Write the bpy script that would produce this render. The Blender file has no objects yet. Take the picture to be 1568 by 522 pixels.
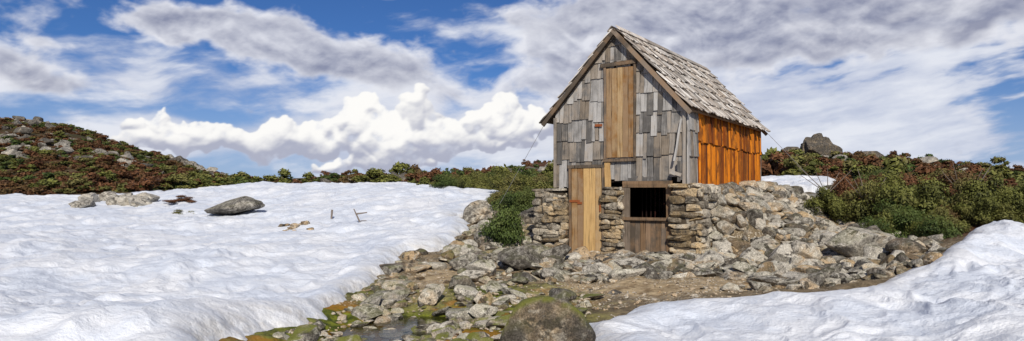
import bpy, bmesh, math, random
import numpy as np
from mathutils import Vector, noise as mnoise
random.seed(7); rng=np.random.default_rng(7)
scene=bpy.context.scene
F=1100.0; EYE=1.27; HZ=300.0
# ------------------------------------------------------------------ noise
_tab=rng.random((256,256))
def vnoise(x,y,s=0):
    x=np.asarray(x,float)+s*17.31; y=np.asarray(y,float)+s*9.77
    xi=np.floor(x).astype(int); yi=np.floor(y).astype(int)
    fx=x-xi; fy=y-yi
    fx=fx*fx*fx*(fx*(fx*6-15)+10); fy=fy*fy*fy*(fy*(fy*6-15)+10)
    a=_tab[xi&255,yi&255]; b=_tab[(xi+1)&255,yi&255]; c=_tab[xi&255,(yi+1)&255]; d=_tab[(xi+1)&255,(yi+1)&255]
    return (a*(1-fx)+b*fx)*(1-fy)+(c*(1-fx)+d*fx)*fy-0.5
def fbm(x,y,o=4,s=0,g=.5):
    r=0;a=1
    ca,sa=math.cos(.6),math.sin(.6)
    for i in range(o):
        r=r+a*vnoise(x,y,s+i*3); x,y=(x*ca-y*sa)*2.03,(x*sa+y*ca)*2.03; a*=g
    return r
def sstep(a,b,x):
    t=np.clip((x-a)/(b-a),0,1); return t*t*(3-2*t)
# ------------------------------------------------------------------ terrain table
cols={
 -300:[(3,.1),(6,.1),(10,.0),(20,.4),(35,1.2),(45,1.9),(70,5.2),(120,16.5),(160,15),(400,-10),(3000,-60)],
 0:[(3,.05),(6,.06),(10,-.0),(20,.36),(33,1.15),(40,1.45),(48,2.2),(70,5.4),(115,13.6),(150,12.8),(400,-10),(3000,-60)],
 100:[(3,.0),(6,.03),(10,-.02),(20,.32),(33,1.15),(42,1.7),(70,5.1),(115,12.4),(150,11.5),(400,-10),(3000,-60)],
 200:[(3,-.05),(6,0),(10,-.05),(20,.3),(32,1.15),(45,1.9),(75,4.8),(115,8.8),(150,7.8),(400,-10),(3000,-60)],
 300:[(3,-.1),(6,-.05),(10,-.08),(20,.33),(31,1.3),(40,1.75),(60,2.3),(120,4.8),(160,4),(400,-10),(3000,-60)],
 380:[(3,-.2),(6,-.15),(10,-.1),(20,.36),(30,1.3),(36,1.85),(50,1.7),(120,2.6),(160,2),(400,-10),(3000,-60)],
 600:[(3,-.3),(7,-.36),(10,-.27),(12.5,-.1),(16,.25),(22,.87),(28,1.6),(36,1.8),(60,2.2),(120,3.4),(160,2),(400,-10),(3000,-60)],
 784:[(3,-.35),(7,-.36),(10,-.27),(13,-.1),(16,.18),(20,.54),(26,1.1),(35,1.6),(60,2.7),(120,4.6),(160,3),(400,-10),(3000,-60)],
 950:[(3,-.3),(7,-.3),(10,-.22),(13,-.06),(15,0),(20,.2),(30,1.1),(60,3.4),(120,6),(160,4),(400,-10),(3000,-60)],
 1100:[(3,-.15),(7,-.12),(10.2,-.12),(13,0),(20,.5),(24,1.1),(29,1.7),(60,3.4),(120,6.4),(160,5),(400,-10),(3000,-60)],
 1250:[(3,-.05),(7,.0),(10,.02),(13,.09),(17,.6),(22,1.2),(28,1.95),(40,2.5),(100,5.8),(150,5),(400,-10),(3000,-60)],
 1400:[(3,.0),(6,.08),(9,.14),(12,.3),(16,.6),(25,1.2),(40,2.2),(100,4.6),(150,4),(400,-10),(3000,-60)],
 1490:[(3,.05),(6,.15),(8,.32),(10,.56),(12,.58),(16,.7),(25,1.2),(40,1.9),(100,3.5),(150,3),(400,-10),(3000,-60)],
 1568:[(3,.10),(6,.2),(8,.36),(10,.50),(11.5,.56),(15,.65),(25,1.1),(40,1.5),(100,2.4),(150,2),(400,-10),(3000,-60)],
 1900:[(3,.15),(6,.25),(8,.4),(10,.58),(12,.65),(15,.7),(25,1.1),(40,1.7),(100,2.4),(150,2),(400,-10),(3000,-60)],
}
cpx=sorted(cols); caz=np.array([math.atan((p-784)/F) for p in cpx])
NL=400; ld=np.linspace(math.log(1.0),math.log(3000),NL)
prof=np.array([np.interp(ld,[math.log(q[0]) for q in cols[p]],[q[1] for q in cols[p]]) for p in cpx])
NA=300; azs=np.linspace(-1.0,1.0,NA)
tabH=np.array([np.interp(azs,caz,prof[:,j]) for j in range(NL)]).T
def blur(a,k,ax):
    ker=np.hanning(k+2)[1:-1]; ker/=ker.sum()
    pad=k//2
    p=np.pad(a,[(pad,pad) if i==ax else (0,0) for i in (0,1)],mode='edge')
    return np.apply_along_axis(lambda m:np.convolve(m,ker,'valid'),ax,p)
tabH=blur(blur(tabH,15,0),9,1)
HA=-math.radians(33); CH,SH=math.cos(HA),math.sin(HA)
HO=(0.957,15.58)
HW=2.9; HL=5.6
def to_local(x,y):
    dx=x-HO[0]; dy=y-HO[1]
    return dx*CH+dy*SH, -dx*SH+dy*CH
def to_world(lx,ly):
    return HO[0]+lx*CH-ly*SH, HO[1]+lx*SH+ly*CH
def H(x,y):
    x=np.asarray(x,float); y=np.asarray(y,float)
    az=np.arctan2(x,y); r=np.hypot(x,y)
    azc=np.clip(az,-.98,.98); d=np.maximum(r*np.cos(azc),1.01)
    i=(azc+1)/2*(NA-1); j=(np.log(d)-ld[0])/(ld[-1]-ld[0])*(NL-1)
    j=np.clip(j,0,NL-1.001); i=np.clip(i,0,NA-1.001)
    i0=i.astype(int); j0=j.astype(int); fi=i-i0; fj=j-j0
    h=(tabH[i0,j0]*(1-fi)+tabH[i0+1,j0]*fi)*(1-fj)+(tabH[i0,j0+1]*(1-fi)+tabH[i0+1,j0+1]*fi)*fj
    far=sstep(30,90,r)
    h=h+far*(fbm(x/22,y/22,4,5)*2.0+fbm(x/5,y/5,3,8)*.6)*np.where(r<300,1,.6)
    h=h+sstep(12,25,r)*fbm(x/5,y/5,3,9)*.12*(1-far)
    lx,ly=to_local(x,y)
    off=np.maximum(lx-2.95,0)
    m=1.30*np.clip(1-off/2.6,0,1)**1.1*sstep(-.25,1.1-.0*off,ly-off*.18)*(1-sstep(6.0,8.0,ly))*(lx>-.3)
    h=np.maximum(h,np.where((lx>2.9),h*.5+m,h))
    m2=.35*np.clip(1-np.maximum(-.4-lx,0)/1.6,0,1)*sstep(-.3,1.2,ly)*(1-sstep(4,6,ly))*(lx<.2)
    h=h+m2
    cx=-1.75+(y-8.5)*.35; cr=np.exp(-((x-cx)/1.0)**2)*sstep(5.0,6.5,y)*(1-sstep(9.4,10.8,y))
    h=h-cr*.17
    return h
def PX(px,d): return ((px-784)/F*d, d)
polysL=[(-1500,1.5),(150,1.5),(250,4),(345,6.9),(415,8.1),(480,9.0),(540,10.3),(572,11.9),(600,13.6),(660,15.2),(715,17.2),(712,19.2),(700,20.5),(745,23),(800,27),(700,30),(600,38),(380,41),(240,34.5),(130,33),(0,35),(-1500,35)]
polysR=[(850,1.5),(868,5),(890,7.0),(908,7.9),(962,8.5),(1100,8.75),(1250,8.7),(1330,8.9),(1430,9.9),(1462,11.0),(1480,12.4),(1568,13),(2500,14),(2500,1.5)]
polysB=[(1145,22.0),(1215,22.5),(1275,25),(1275,29),(1145,30)]
def sd_poly(x,y,poly):
    P=np.array([PX(*p) for p in poly]); n=len(P)
    best=np.full(x.shape,1e9); inside=np.zeros(x.shape,bool)
    for i in range(n):
        a=P[i]; b=P[(i+1)%n]; e=b-a
        wx=x-a[0]; wy=y-a[1]
        t=np.clip((wx*e[0]+wy*e[1])/(e@e),0,1)
        best=np.minimum(best,np.hypot(wx-e[0]*t,wy-e[1]*t))
        c=((a[1]<=y)&(b[1]>y))|((b[1]<=y)&(a[1]>y))
        xx=a[0]+(y-a[1])/(b[1]-a[1]+1e-12)*e[0]
        inside^=(c&(x<xx))
    return np.where(inside,best,-best)
def SD(x,y):
    x=np.asarray(x,float); y=np.asarray(y,float)
    s=np.maximum(np.maximum(sd_poly(x,y,polysL),sd_poly(x,y,polysR)),sd_poly(x,y,polysB))
    k=np.clip(np.hypot(x,y)/14,.7,2.5)
    return s+fbm(x*1.1,y*1.1,5,21)*.46*k
def ground_z(x,y,sd=None):
    if sd is None: sd=SD(x,y)
    h=H(x,y)-.25*sstep(0,1.1,sd)
    r=np.hypot(x,y)
    return h+(fbm(x*2.2,y*2.2,4,31)*.06+fbm(x*9,y*9,2,35)*.018*(r<25))*(sd<.5)
def snow_z(x,y,sd=None):
    if sd is None: sd=SD(x,y)
    T=np.where(sd>0,.28*(1-np.exp(-np.maximum(sd,0)/.28)),np.maximum(sd*1.2,-.3))
    s=sstep(0,.8,sd)
    right=sstep(2,6,x)*(y<15)
    und=fbm(x*.45,y*.45,3,41)*.20*(1+right*.5)
    wx=x+fbm(x*.7,y*.7,3,43)*.7; wy=y+fbm(x*.7,y*.7,3,47)*.7
    cup=np.abs(vnoise(wx*1.5,wy*1.0,51))**1.2*1.2+.5*np.abs(vnoise(wx*3.3,wy*2.4,55))+.30*np.abs(vnoise(wx*7,wy*5.5,57))
    cup2=vnoise(x*4.6,y*3.2,59); lump=sstep(.06,.3,fbm(x*.6,y*.6,3,63))
    return H(x,y)-.25*sstep(0,1.1,sd)+T+s*(und-cup*.155*(1+right*.7)+cup2*.028*(1+lump)+.05+lump*.06)
def top_z(x,y):
    sd=SD(x,y)
    return np.where(sd>0,np.maximum(ground_z(x,y,sd),snow_z(x,y,sd)),ground_z(x,y,sd)),sd
# ------------------------------------------------------------------ mesh helpers
def new_mesh(name,V,Fa,mat=None,smooth=True,parent=None,attrs=None,link=True):
    V=np.ascontiguousarray(V,dtype=np.float32); me=bpy.data.meshes.new(name)
    if not isinstance(Fa,list): Fa=[Fa]
    Fa=[np.asarray(f,dtype=np.int32) for f in Fa if len(f)]
    loops=np.concatenate([f.ravel() for f in Fa])
    tot=np.concatenate([np.full(len(f),f.shape[1],np.int32) for f in Fa])
    st=np.concatenate([[0],np.cumsum(tot)[:-1]]).astype(np.int32)
    me.vertices.add(len(V)); me.vertices.foreach_set("co",V.ravel())
    me.loops.add(len(loops)); me.loops.foreach_set("vertex_index",loops)
    me.polygons.add(len(tot)); me.polygons.foreach_set("loop_start",st)
    try: me.polygons.foreach_set("loop_total",tot)
    except Exception: pass
    me.polygons.foreach_set("use_smooth",np.full(len(tot),smooth))
    me.update(calc_edges=True)
    if attrs:
        for k,a in attrs.items():
            at=me.attributes.new(k,'FLOAT_VECTOR','POINT'); at.data.foreach_set("vector",np.ascontiguousarray(a,dtype=np.float32).ravel())
    if mat: me.materials.append(mat)
    if not link: return me
    ob=bpy.data.objects.new(name,me); scene.collection.objects.link(ob)
    if parent: ob.parent=parent
    return ob
def empty(name,parent=None):
    e=bpy.data.objects.new(name,None); scene.collection.objects.link(e); e.empty_display_size=.1
    if parent: e.parent=parent
    return e
class Acc:
    def __init__(s): s.V=[];s.F=[];s.B=[];s.n=0
    def add(s,V,Fc,B):
        s.V.append(V); s.F.append(np.asarray(Fc)+s.n); s.B.append(B); s.n+=len(V)
    def obj(s,name,mat,parent=None,smooth=False):
        return new_mesh(name,np.concatenate(s.V),np.concatenate(s.F),mat,smooth,parent,{'bco':np.concatenate(s.B)})
def board(acc,O,A,L,N,w,l,t,lr=None,tilt=0.0,jit=.006):
    O=np.array(O,float);A=np.array(A,float);L=np.array(L,float);N=np.array(N,float)
    if lr is None: lr=l
    q=[]; b=[]
    r=random.random()*50
    nseg=3
    for k in range(nseg+1):
        f=k/nseg
        wob=random.uniform(-jit,jit)*.6
        for (a,n) in ((0,0),(1,0),(1,1),(0,1)):
            ll=(l if a==0 else lr)*f
            nn=n*t+tilt*(1-f)
            q.append(O+A*(a*w+wob)+L*ll+N*nn+np.array([random.uniform(-jit,jit)*.5 for _ in range(3)]))
            b.append((a*w+r,ll+r*3.1,r/50))
    Fc=[]
    for k in range(nseg):
        o=4*k
        for e in range(4):
            e2=(e+1)%4; Fc.append([o+e,o+e2,o+4+e2,o+4+e])
    Fc.append([3,2,1,0]); o=4*nseg; Fc.append([o,o+1,o+2,o+3])
    acc.add(np.array(q),Fc,np.array(b))
# ------------------------------------------------------------------ materials
def nt(mat):
    mat.use_nodes=True; t=mat.node_tree; t.nodes.clear(); return t
class NB:
    def __init__(s,t): s.t=t
    def n(s,ty,**k):
        x=s.t.nodes.new(ty)
        for a,b in k.items(): setattr(x,a,b)
        return x
    def l(s,a,b): s.t.links.new(a,b)
    def setin(s,sock,v):
        if isinstance(v,bpy.types.NodeSocket): s.l(v,sock)
        elif v is not None: sock.default_value=v
    def m(s,op,a,b=None,c=None,clamp=False):
        x=s.n('ShaderNodeMath',operation=op,use_clamp=clamp)
        s.setin(x.inputs[0],a); s.setin(x.inputs[1],b) if b is not None else None
        if c is not None: s.setin(x.inputs[2],c)
        return x.outputs[0]
    def v(s,op,a,b=None):
        x=s.n('ShaderNodeVectorMath',operation=op); s.setin(x.inputs[0],a)
        if b is not None:
            if op=='SCALE': s.setin(x.inputs[3],b)
            else: s.setin(x.inputs[1],b)
        return x.outputs[1] if op in('DOT_PRODUCT','LENGTH') else x.outputs[0]
    def noise(s,vec,scale,detail=4,rough=.55,dist=0,col=False):
        x=s.n('ShaderNodeTexNoise'); s.setin(x.inputs['Vector'],vec); x.inputs['Scale'].default_value=scale
        x.inputs['Detail'].default_value=detail; x.inputs['Roughness'].default_value=rough; x.inputs['Distortion'].default_value=dist
        return x.outputs['Color' if col else 'Fac']
    def mix(s,f,a,b,bt='MIX'):
        x=s.n('ShaderNodeMix',data_type='RGBA',blend_type=bt); s.setin(x.inputs[0],f)
        for so,v in ((x.inputs[6],a),(x.inputs[7],b)):
            if isinstance(v,tuple): v=(*v,1) if len(v)==3 else v
            s.setin(so,v)
        return x.outputs[2]
    def rng(s,v,a,b,c=0.,d=1.,smooth=True):
        x=s.n('ShaderNodeMapRange',interpolation_type='SMOOTHSTEP' if smooth else 'LINEAR'); s.setin(x.inputs[0],v)
        x.inputs[1].default_value=a;x.inputs[2].default_value=b;x.inputs[3].default_value=c;x.inputs[4].default_value=d
        return x.outputs[0]
    def attr(s,name,what='Vector'):
        x=s.n('ShaderNodeAttribute',attribute_name=name); return x.outputs[what]
    def sep(s,v):
        x=s.n('ShaderNodeSeparateXYZ'); s.l(v,x.inputs[0]); return x.outputs
    def comb(s,a,b,c):
        x=s.n('ShaderNodeCombineXYZ'); s.setin(x.inputs[0],a);s.setin(x.inputs[1],b);s.setin(x.inputs[2],c); return x.outputs[0]
    def bump(s,h,st,dist=.02,nrm=None):
        x=s.n('ShaderNodeBump'); s.l(h,x.inputs['Height']); x.inputs['Strength'].default_value=st; x.inputs['Distance'].default_value=dist
        if nrm is not None: s.l(nrm,x.inputs['Normal'])
        return x.outputs[0]
    def out(s,col,rough=.8,bump=None,spec=.3,**k):
        p=s.n('ShaderNodeBsdfPrincipled'); 
        if isinstance(col,tuple): col=(*col,1)
        s.setin(p.inputs['Base Color'],col); s.setin(p.inputs['Roughness'],rough); p.inputs['Specular IOR Level'].default_value=spec
        if bump is not None: s.l(bump,p.inputs['Normal'])
        for a,b in k.items(): s.setin(p.inputs[a.replace('_',' ')],b)
        o=s.n('ShaderNodeOutputMaterial'); s.l(p.outputs[0],o.inputs[0]); return p
def obco(b): return b.n('ShaderNodeTexCoord').outputs['Object']

def wood_mat(name,dark,light,warm=None,warmamt=0,streak=.5,cr=.25,rv=.75):
    mt=bpy.data.materials.new(name); b=NB(nt(mt)); a=b.attr('bco'); s=b.sep(a)
    gv=b.comb(b.m('MULTIPLY',s[0],60.),b.m('MULTIPLY',s[1],2.2),b.m('MULTIPLY',s[2],30.))
    g=b.noise(gv,1,5,.65); bl=b.noise(a,3.5,3,.6)
    crack=b.rng(b.noise(b.comb(b.m('MULTIPLY',s[0],95.),b.m('MULTIPLY',s[1],1.4),s[2]),1,2,.5),.30,.40)
    r=b.m('FRACT',b.m('MULTIPLY',s[2],13.7)); r2=b.m('FRACT',b.m('MULTIPLY',s[2],71.3))
    f=b.m('ADD',b.m('MULTIPLY',g,streak*1.6),b.m('MULTIPLY',b.m('SUBTRACT',r,.5),rv)); f=b.m('ADD',f,b.m('MULTIPLY',b.m('SUBTRACT',bl,.5),.9),clamp=True)
    c=b.mix(b.rng(f,.0,.85),dark,light)
    if warm:
        c=b.mix(b.m('MULTIPLY',b.rng(b.m('ADD',bl,b.m('MULTIPLY',r2,.4)),.6,.9),warmamt),c,warm)
    c=b.mix(1.,c,b.mix(crack,(cr,cr,cr),(1,1,1)),'MULTIPLY')
    b.out(c,.85,b.bump(b.m('ADD',g,b.m('MULTIPLY',crack,.8)),.7,.006),.2); return mt
M_grey=wood_mat('weathered_grey_wood',(.115,.107,.10),(.46,.44,.42),(.34,.26,.18),.5,.5,.22,.9)
M_roof=wood_mat('roof_shingle_wood',(.28,.25,.22),(.82,.77,.71),(.40,.29,.20),.45,.5,.22,.9)
M_orange=wood_mat('orange_stained_wood',(.22,.048,.005),(.86,.27,.013),(.11,.035,.012),.8,.6,.12,.9)
M_tan=wood_mat('tan_door_wood',(.26,.13,.045),(.62,.40,.17),(.33,.27,.20),.4)
M_brown=wood_mat('brown_wood',(.09,.07,.052),(.27,.21,.16),(.3,.17,.08),.5)
mt=bpy.data.materials.new('interior_shade_colour'); b=NB(nt(mt)); b.out(b.mix(b.noise(obco(b),9,3),(.006,.004,.003),(.018,.011,.008)),.9); M_dark=mt  # near-black colour stands in for the unlit hut interior
mt=bpy.data.materials.new('earth_mortar'); b=NB(nt(mt)); b.out(b.mix(b.noise(obco(b),14,4),(.04,.03,.02),(.12,.09,.06)),.95); M_mort=mt
mt=bpy.data.materials.new('rusty_iron'); b=NB(nt(mt)); b.out(b.mix(b.noise(obco(b),40,3),(.40,.10,.02),(.14,.045,.015)),.7,None,.4); M_rust=mt
mt=bpy.data.materials.new('steel_cable'); b=NB(nt(mt)); b.out(b.mix(b.noise(obco(b),40,3),(.16,.16,.17),(.25,.24,.23)),.5,None,.5); M_cable=mt

def rock_mat(name,c1,c2,ochre,pale,lichen=.5):
    mt=bpy.data.materials.new(name); b=NB(nt(mt)); o=b.n('ShaderNodeNewGeometry').outputs['Position']; t=b.sep(b.attr('bco'))
    oo=b.v('ADD',o,b.v('SCALE',b.attr('bco'),7.))
    n1=b.noise(oo,2.5,5,.62); n2=b.noise(oo,14,5,.65); n3=b.noise(oo,60,3,.6)
    f=b.m('ADD',b.m('MULTIPLY',b.m('SUBTRACT',n1,.5),1.3),b.m('MULTIPLY',b.m('SUBTRACT',n2,.5),1.7)); f=b.m('ADD',f,b.m('MULTIPLY_ADD',t[0],.95,.05))
    c=b.mix(b.rng(f,.0,1.),c1,c2)
    c=b.mix(b.m('MULTIPLY',b.rng(b.m('ADD',b.m('SUBTRACT',n1,.5),t[1]),.22,.6),.85),c,b.mix(b.rng(f,.0,1.),tuple(q*.4 for q in ochre),ochre))
    c=b.mix(b.m('MULTIPLY',b.rng(b.noise(oo,9,4,.7),.54,.62),b.m('MULTIPLY',b.rng(t[0],.0,.5,.3,1.),lichen)),c,pale)
    c=b.mix(b.m('MULTIPLY',b.rng(b.noise(oo,5.5,4,.7),.54,.63),.85),c,(.045,.038,.03))
    sp=b.rng(n3,.35,.65,.65,1.3)
    c=b.mix(1.,c,b.comb(sp,sp,sp),'MULTIPLY')
    up=b.sep(b.n('ShaderNodeNewGeometry').outputs['Normal'])[2]
    c=b.mix(b.m('MULTIPLY',b.m('MULTIPLY',b.rng(b.noise(oo,3,3,.6),.42,.56),b.rng(up,.2,.7)),t[2]),c,(.15,.16,.022))
    b.out(c,.88,b.bump(b.m('ADD',n2,b.m('MULTIPLY',n3,.4)),.9,.035),.25); return mt
M_rock=rock_mat('lichen_rock',(.075,.065,.054),(.52,.475,.40),(.50,.34,.18),(.66,.62,.53),.6)
M_stone=rock_mat('drystone',(.15,.125,.095),(.54,.475,.38),(.50,.35,.18),(.62,.57,.46),.5)

def ground_mat():
    mt=bpy.data.materials.new('ground_soil_heath'); b=NB(nt(mt)); o=b.n('ShaderNodeNewGeometry').outputs['Position']; z=b.sep(b.attr('zone'))
    n1=b.noise(o,.9,5,.6); n2=b.noise(o,6,5,.65); n3=b.noise(o,38,4,.65)
    gv=b.mix(b.rng(n2,.3,.7),(.24,.165,.09),(.60,.46,.28))
    gv=b.mix(b.m('MULTIPLY',z[2],.9),b.mix(b.rng(n2,.3,.7),(.10,.075,.045),(.32,.24,.145)),gv)
    vo=b.n('ShaderNodeTexVoronoi'); b.l(o,vo.inputs['Vector']); vo.inputs['Scale'].default_value=26
    pb=b.mix(b.rng(b.sep(vo.outputs['Color'])[0],0,1),(.2,.17,.13),(.62,.54,.42))
    gv=b.mix(b.m('MULTIPLY',b.rng(vo.outputs['Distance'],.48,.3),b.rng(n1,.42,.55)),gv,pb)
    moss=b.mix(b.rng(n2,.35,.65),(.04,.055,.008),(.21,.23,.02))
    moss=b.mix(b.rng(n1,.52,.62),moss,(.30,.15,.015))
    c=b.mix(b.m('MULTIPLY',z[1],b.rng(b.m('ADD',b.m('SUBTRACT',n2,.5),z[1]),.25,.5)),gv,moss)
    big=b.noise(o,.10,5,.62); md=b.noise(o,.5,4,.6)
    he=b.mix(b.rng(big,.42,.58),(.11,.042,.018),(.055,.05,.018))
    he=b.mix(b.rng(md,.5,.62),he,(.13,.095,.05))
    he=b.mix(b.rng(n2,.4,.7),he,(.03,.02,.01))
    rk=b.m('MULTIPLY',b.rng(b.noise(o,.23,6,.7),.58,.62),b.rng(b.noise(o,1.3,3,.7),.40,.5))
    he=b.mix(rk,he,b.mix(n2,(.14,.13,.115),(.36,.33,.29)))
    c=b.mix(z[0],c,he)
    b.out(c,.9,b.bump(b.m('ADD',n2,b.m('MULTIPLY',n3,.5)),.9,.05),.2); return mt
mt=bpy.data.materials.new('old_snow'); b=NB(nt(mt)); o=b.n('ShaderNodeNewGeometry').outputs['Position']
n1=b.noise(o,5,4,.6); n2=b.noise(o,26,5,.65); n0=b.noise(o,.8,5,.65)
c=b.mix(b.rng(n0,.38,.62),(.66,.70,.78),(.79,.80,.83)); c=b.mix(b.m('MULTIPLY',b.rng(b.noise(o,22,5,.75),.60,.74),.4),c,(.44,.40,.35))
zz=b.sep(b.attr('zone')); c=b.mix(b.m('MULTIPLY',zz[0],b.rng(b.noise(o,4,5,.7),.35,.7,.1,.6)),c,(.45,.40,.33))
b.out(c,.5,b.bump(b.m('ADD',n1,b.m('MULTIPLY',n2,.4)),.75,.06),.35); M_snow=mt
mt=bpy.data.materials.new('shallow_water'); b=NB(nt(mt)); o=b.n('ShaderNodeNewGeometry').outputs['Position']
b.out(b.mix(b.noise(o,3,3),(.015,.018,.006),(.04,.04,.01)),.05,b.bump(b.noise(o,14,2),.12,.02),.3,Alpha=.6); M_water=mt

def leaf_mat(name,ca,cb,cc):
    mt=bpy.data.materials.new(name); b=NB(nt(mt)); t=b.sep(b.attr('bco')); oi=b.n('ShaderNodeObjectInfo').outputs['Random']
    c=b.mix(b.rng(t[0],.0,.95),ca,cb); c=b.mix(b.m('MULTIPLY',b.rng(b.m('ADD',b.m('MULTIPLY',t[1],.5),b.m('MULTIPLY',oi,.6)),.5,.95),.7),c,b.mix(t[0],tuple(q*.3 for q in cc),cc))  # dark-to-light mix carries the shade built into each leaf tint
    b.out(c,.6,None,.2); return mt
L_green=leaf_mat('olive_leaves',(.018,.023,.006),(.185,.19,.045),(.19,.15,.06))
L_dark=leaf_mat('dark_green_leaves',(.011,.022,.006),(.105,.145,.035),(.13,.14,.04))
L_brown=leaf_mat('red_brown_heath',(.032,.014,.007),(.19,.085,.038),(.12,.095,.035))
mt=bpy.data.materials.new('twigs'); b=NB(nt(mt)); b.out(b.mix(b.noise(obco(b),30,3),(.12,.09,.07),(.26,.22,.19)),.9); M_twig=mt

# ------------------------------------------------------------------ ground
def grid(az,r):
    A,R=np.meshgrid(az,r,indexing='ij'); x=R*np.sin(A); y=R*np.cos(A)
    na,nr=len(az),len(r)
    i=np.arange(na-1)[:,None]*nr+np.arange(nr-1)[None,:]; i=i.ravel()
    Fq=np.stack([i,i+1,i+nr+1,i+nr],1)[:, ::1]
    return x.ravel(),y.ravel(),Fq
azd=np.linspace(-.70,.70,620)
azg=np.concatenate([np.linspace(-math.pi,-.72,60),azd,np.linspace(.72,math.pi,60)])
rg=np.concatenate([np.linspace(.05,4,14),np.exp(np.arange(math.log(4.2),math.log(45),.0065)),np.exp(np.arange(math.log(45.5),math.log(180),.012)),np.geomspace(185,2900,40)])
x,y,Fq=grid(azg,rg)
r=np.hypot(x,y); sd=np.where(r<80,SD(x,y),-9)
z=ground_z(x,y,sd)
zone=np.zeros((len(x),3))
heath=np.maximum(sstep(20,27,r+fbm(x*.5,y*.5,3,61)*5),sstep(.0,.5,(x-5.4))*sstep(11.5,13.5,y)*sstep(6.2,7.4,x))
zone[:,0]=np.clip(heath,0,1)
def inpath(x,y):
    px=784+F*x/np.maximum(y,.1)
    a=sstep(9.6,10.1,y)*(1-sstep(11.2,11.8,y))*sstep(770,840,px)*(1-sstep(1120,1200,px))
    b_=np.exp(-((px-672)/38)**2)*sstep(9.,10,y)*(1-sstep(12.5,14,y))
    return np.clip(np.maximum(a,b_),0,1)
zone[:,2]=inpath(x,y)
zone[:,1]=np.clip(np.exp(-((x+1.3)/2.2)**2)*1.3,0,1)*sstep(4.5,6,y)*(1-sstep(9.8,12.5,y+fbm(x,y,3,66)*2))
ground=new_mesh('ground',np.stack([x,y,z],1),Fq[:,::-1],ground_mat(),True,None,{'zone':zone})
azs_=np.concatenate([np.linspace(-1.4,-.70,60),np.linspace(-.69,.69,900),np.linspace(.70,1.4,60)])
rs=np.concatenate([np.linspace(1.5,4.4,12),np.exp(np.arange(math.log(4.5),math.log(60),.0042))])
x,y,Fq=grid(azs_,rs); sd=SD(x,y); z=snow_z(x,y,sd)
lx,ly=to_local(x,y)
keep=(sd>-.25)&~((lx>-.3)&(lx<HW+.2)&(ly>-.2)&(ly<HL))
kf=keep[Fq].all(1); Fq=Fq[kf]; used=np.unique(Fq); mp=np.full(len(x),-1); mp[used]=np.arange(len(used))
zs=np.zeros((len(used),3)); zs[:,0]=1-sstep(0,.55,sd[used])
new_mesh('snow',np.stack([x,y,z],1)[used],mp[Fq][:,::-1],M_snow,True,None,{'zone':zs})
x=np.linspace(-4.2,.6,90); y=np.linspace(4.6,11,90); X,Y=np.meshgrid(x,y,indexing='ij'); n=90
i=(np.arange(n-1)[:,None]*n+np.arange(n-1)[None,:]).ravel()
Zw=np.full(X.size,-.385)
new_mesh('stream_water',np.stack([X.ravel(),Y.ravel(),Zw],1),np.stack([i,i+n,i+n+1,i+1],1),M_water,True)

# ------------------------------------------------------------------ rocks
def ico(sub):
    bm=bmesh.new(); bmesh.ops.create_icosphere(bm,subdivisions=sub,radius=1)
    V=np.array([v.co[:] for v in bm.verts]); Fc=np.array([[v.index for v in f.verts] for f in bm.faces]); bm.free(); return V,Fc
ICO={s:ico(s) for s in (2,3,4)}
def rock_variant(sub,seed,cuts=13,boxy=0.):
    rr=np.random.default_rng(seed); V,Fc=ICO[sub]; V=V.copy()
    if boxy>0:
        V=np.sign(V)*np.abs(V)**(1-boxy); V/=np.abs(V).max()
    for k in range(cuts):
        nrm=rr.normal(size=3); nrm/=np.linalg.norm(nrm); dd=rr.uniform(.42,.78)
        if boxy>0: dd=rr.uniform(.75,1.15)
        e=np.maximum(V@nrm-dd,0); V-=np.outer(e*.98,nrm)
    off=rr.uniform(0,100,3)
    N=np.array([mnoise.fractal(Vector(v*1.3+off),1.,2.,4) for v in V]); N2=np.array([mnoise.noise(Vector(v*5+off)) for v in V])
    V=V*(1+.06*N[:,None]+.02*N2[:,None])
    return V,Fc
RV={2:[rock_variant(2,i,10) for i in range(12)],3:[rock_variant(3,100+i,11) for i in range(16)],4:[rock_variant(4,200+i,14) for i in range(10)]}
BX=[rock_variant(3,300+i,6,.66) for i in range(12)]
def rotm(a,bb,c):
    ca,sa=math.cos(a),math.sin(a); cb,sb=math.cos(bb),math.sin(bb); cc,sc=math.cos(c),math.sin(c)
    return np.array([[cc,-sc,0],[sc,cc,0],[0,0,1]])@np.array([[cb,0,sb],[0,1,0],[-sb,0,cb]])@np.array([[1,0,0],[0,ca,-sa],[0,sa,ca]])
def put_rock(acc,P,S,sub=3,ochre=None,moss=0.,tiltmax=.35,pale=None):
    V,Fc=random.choice(RV[sub])
    R=rotm(random.uniform(-tiltmax,tiltmax),random.uniform(-tiltmax,tiltmax),random.uniform(0,6.28))
    pre=rotm(random.choice([0,1.57,3.14]),0,random.uniform(0,6))
    W=(V@pre.T)*np.array(S)@R.T+np.array(P)
    oc=random.random()*.95 if ochre is None else ochre
    pl=random.random() if pale is None else pale
    acc.add(W,Fc,np.tile([pl,oc*.6,moss],(len(V),1)))
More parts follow.
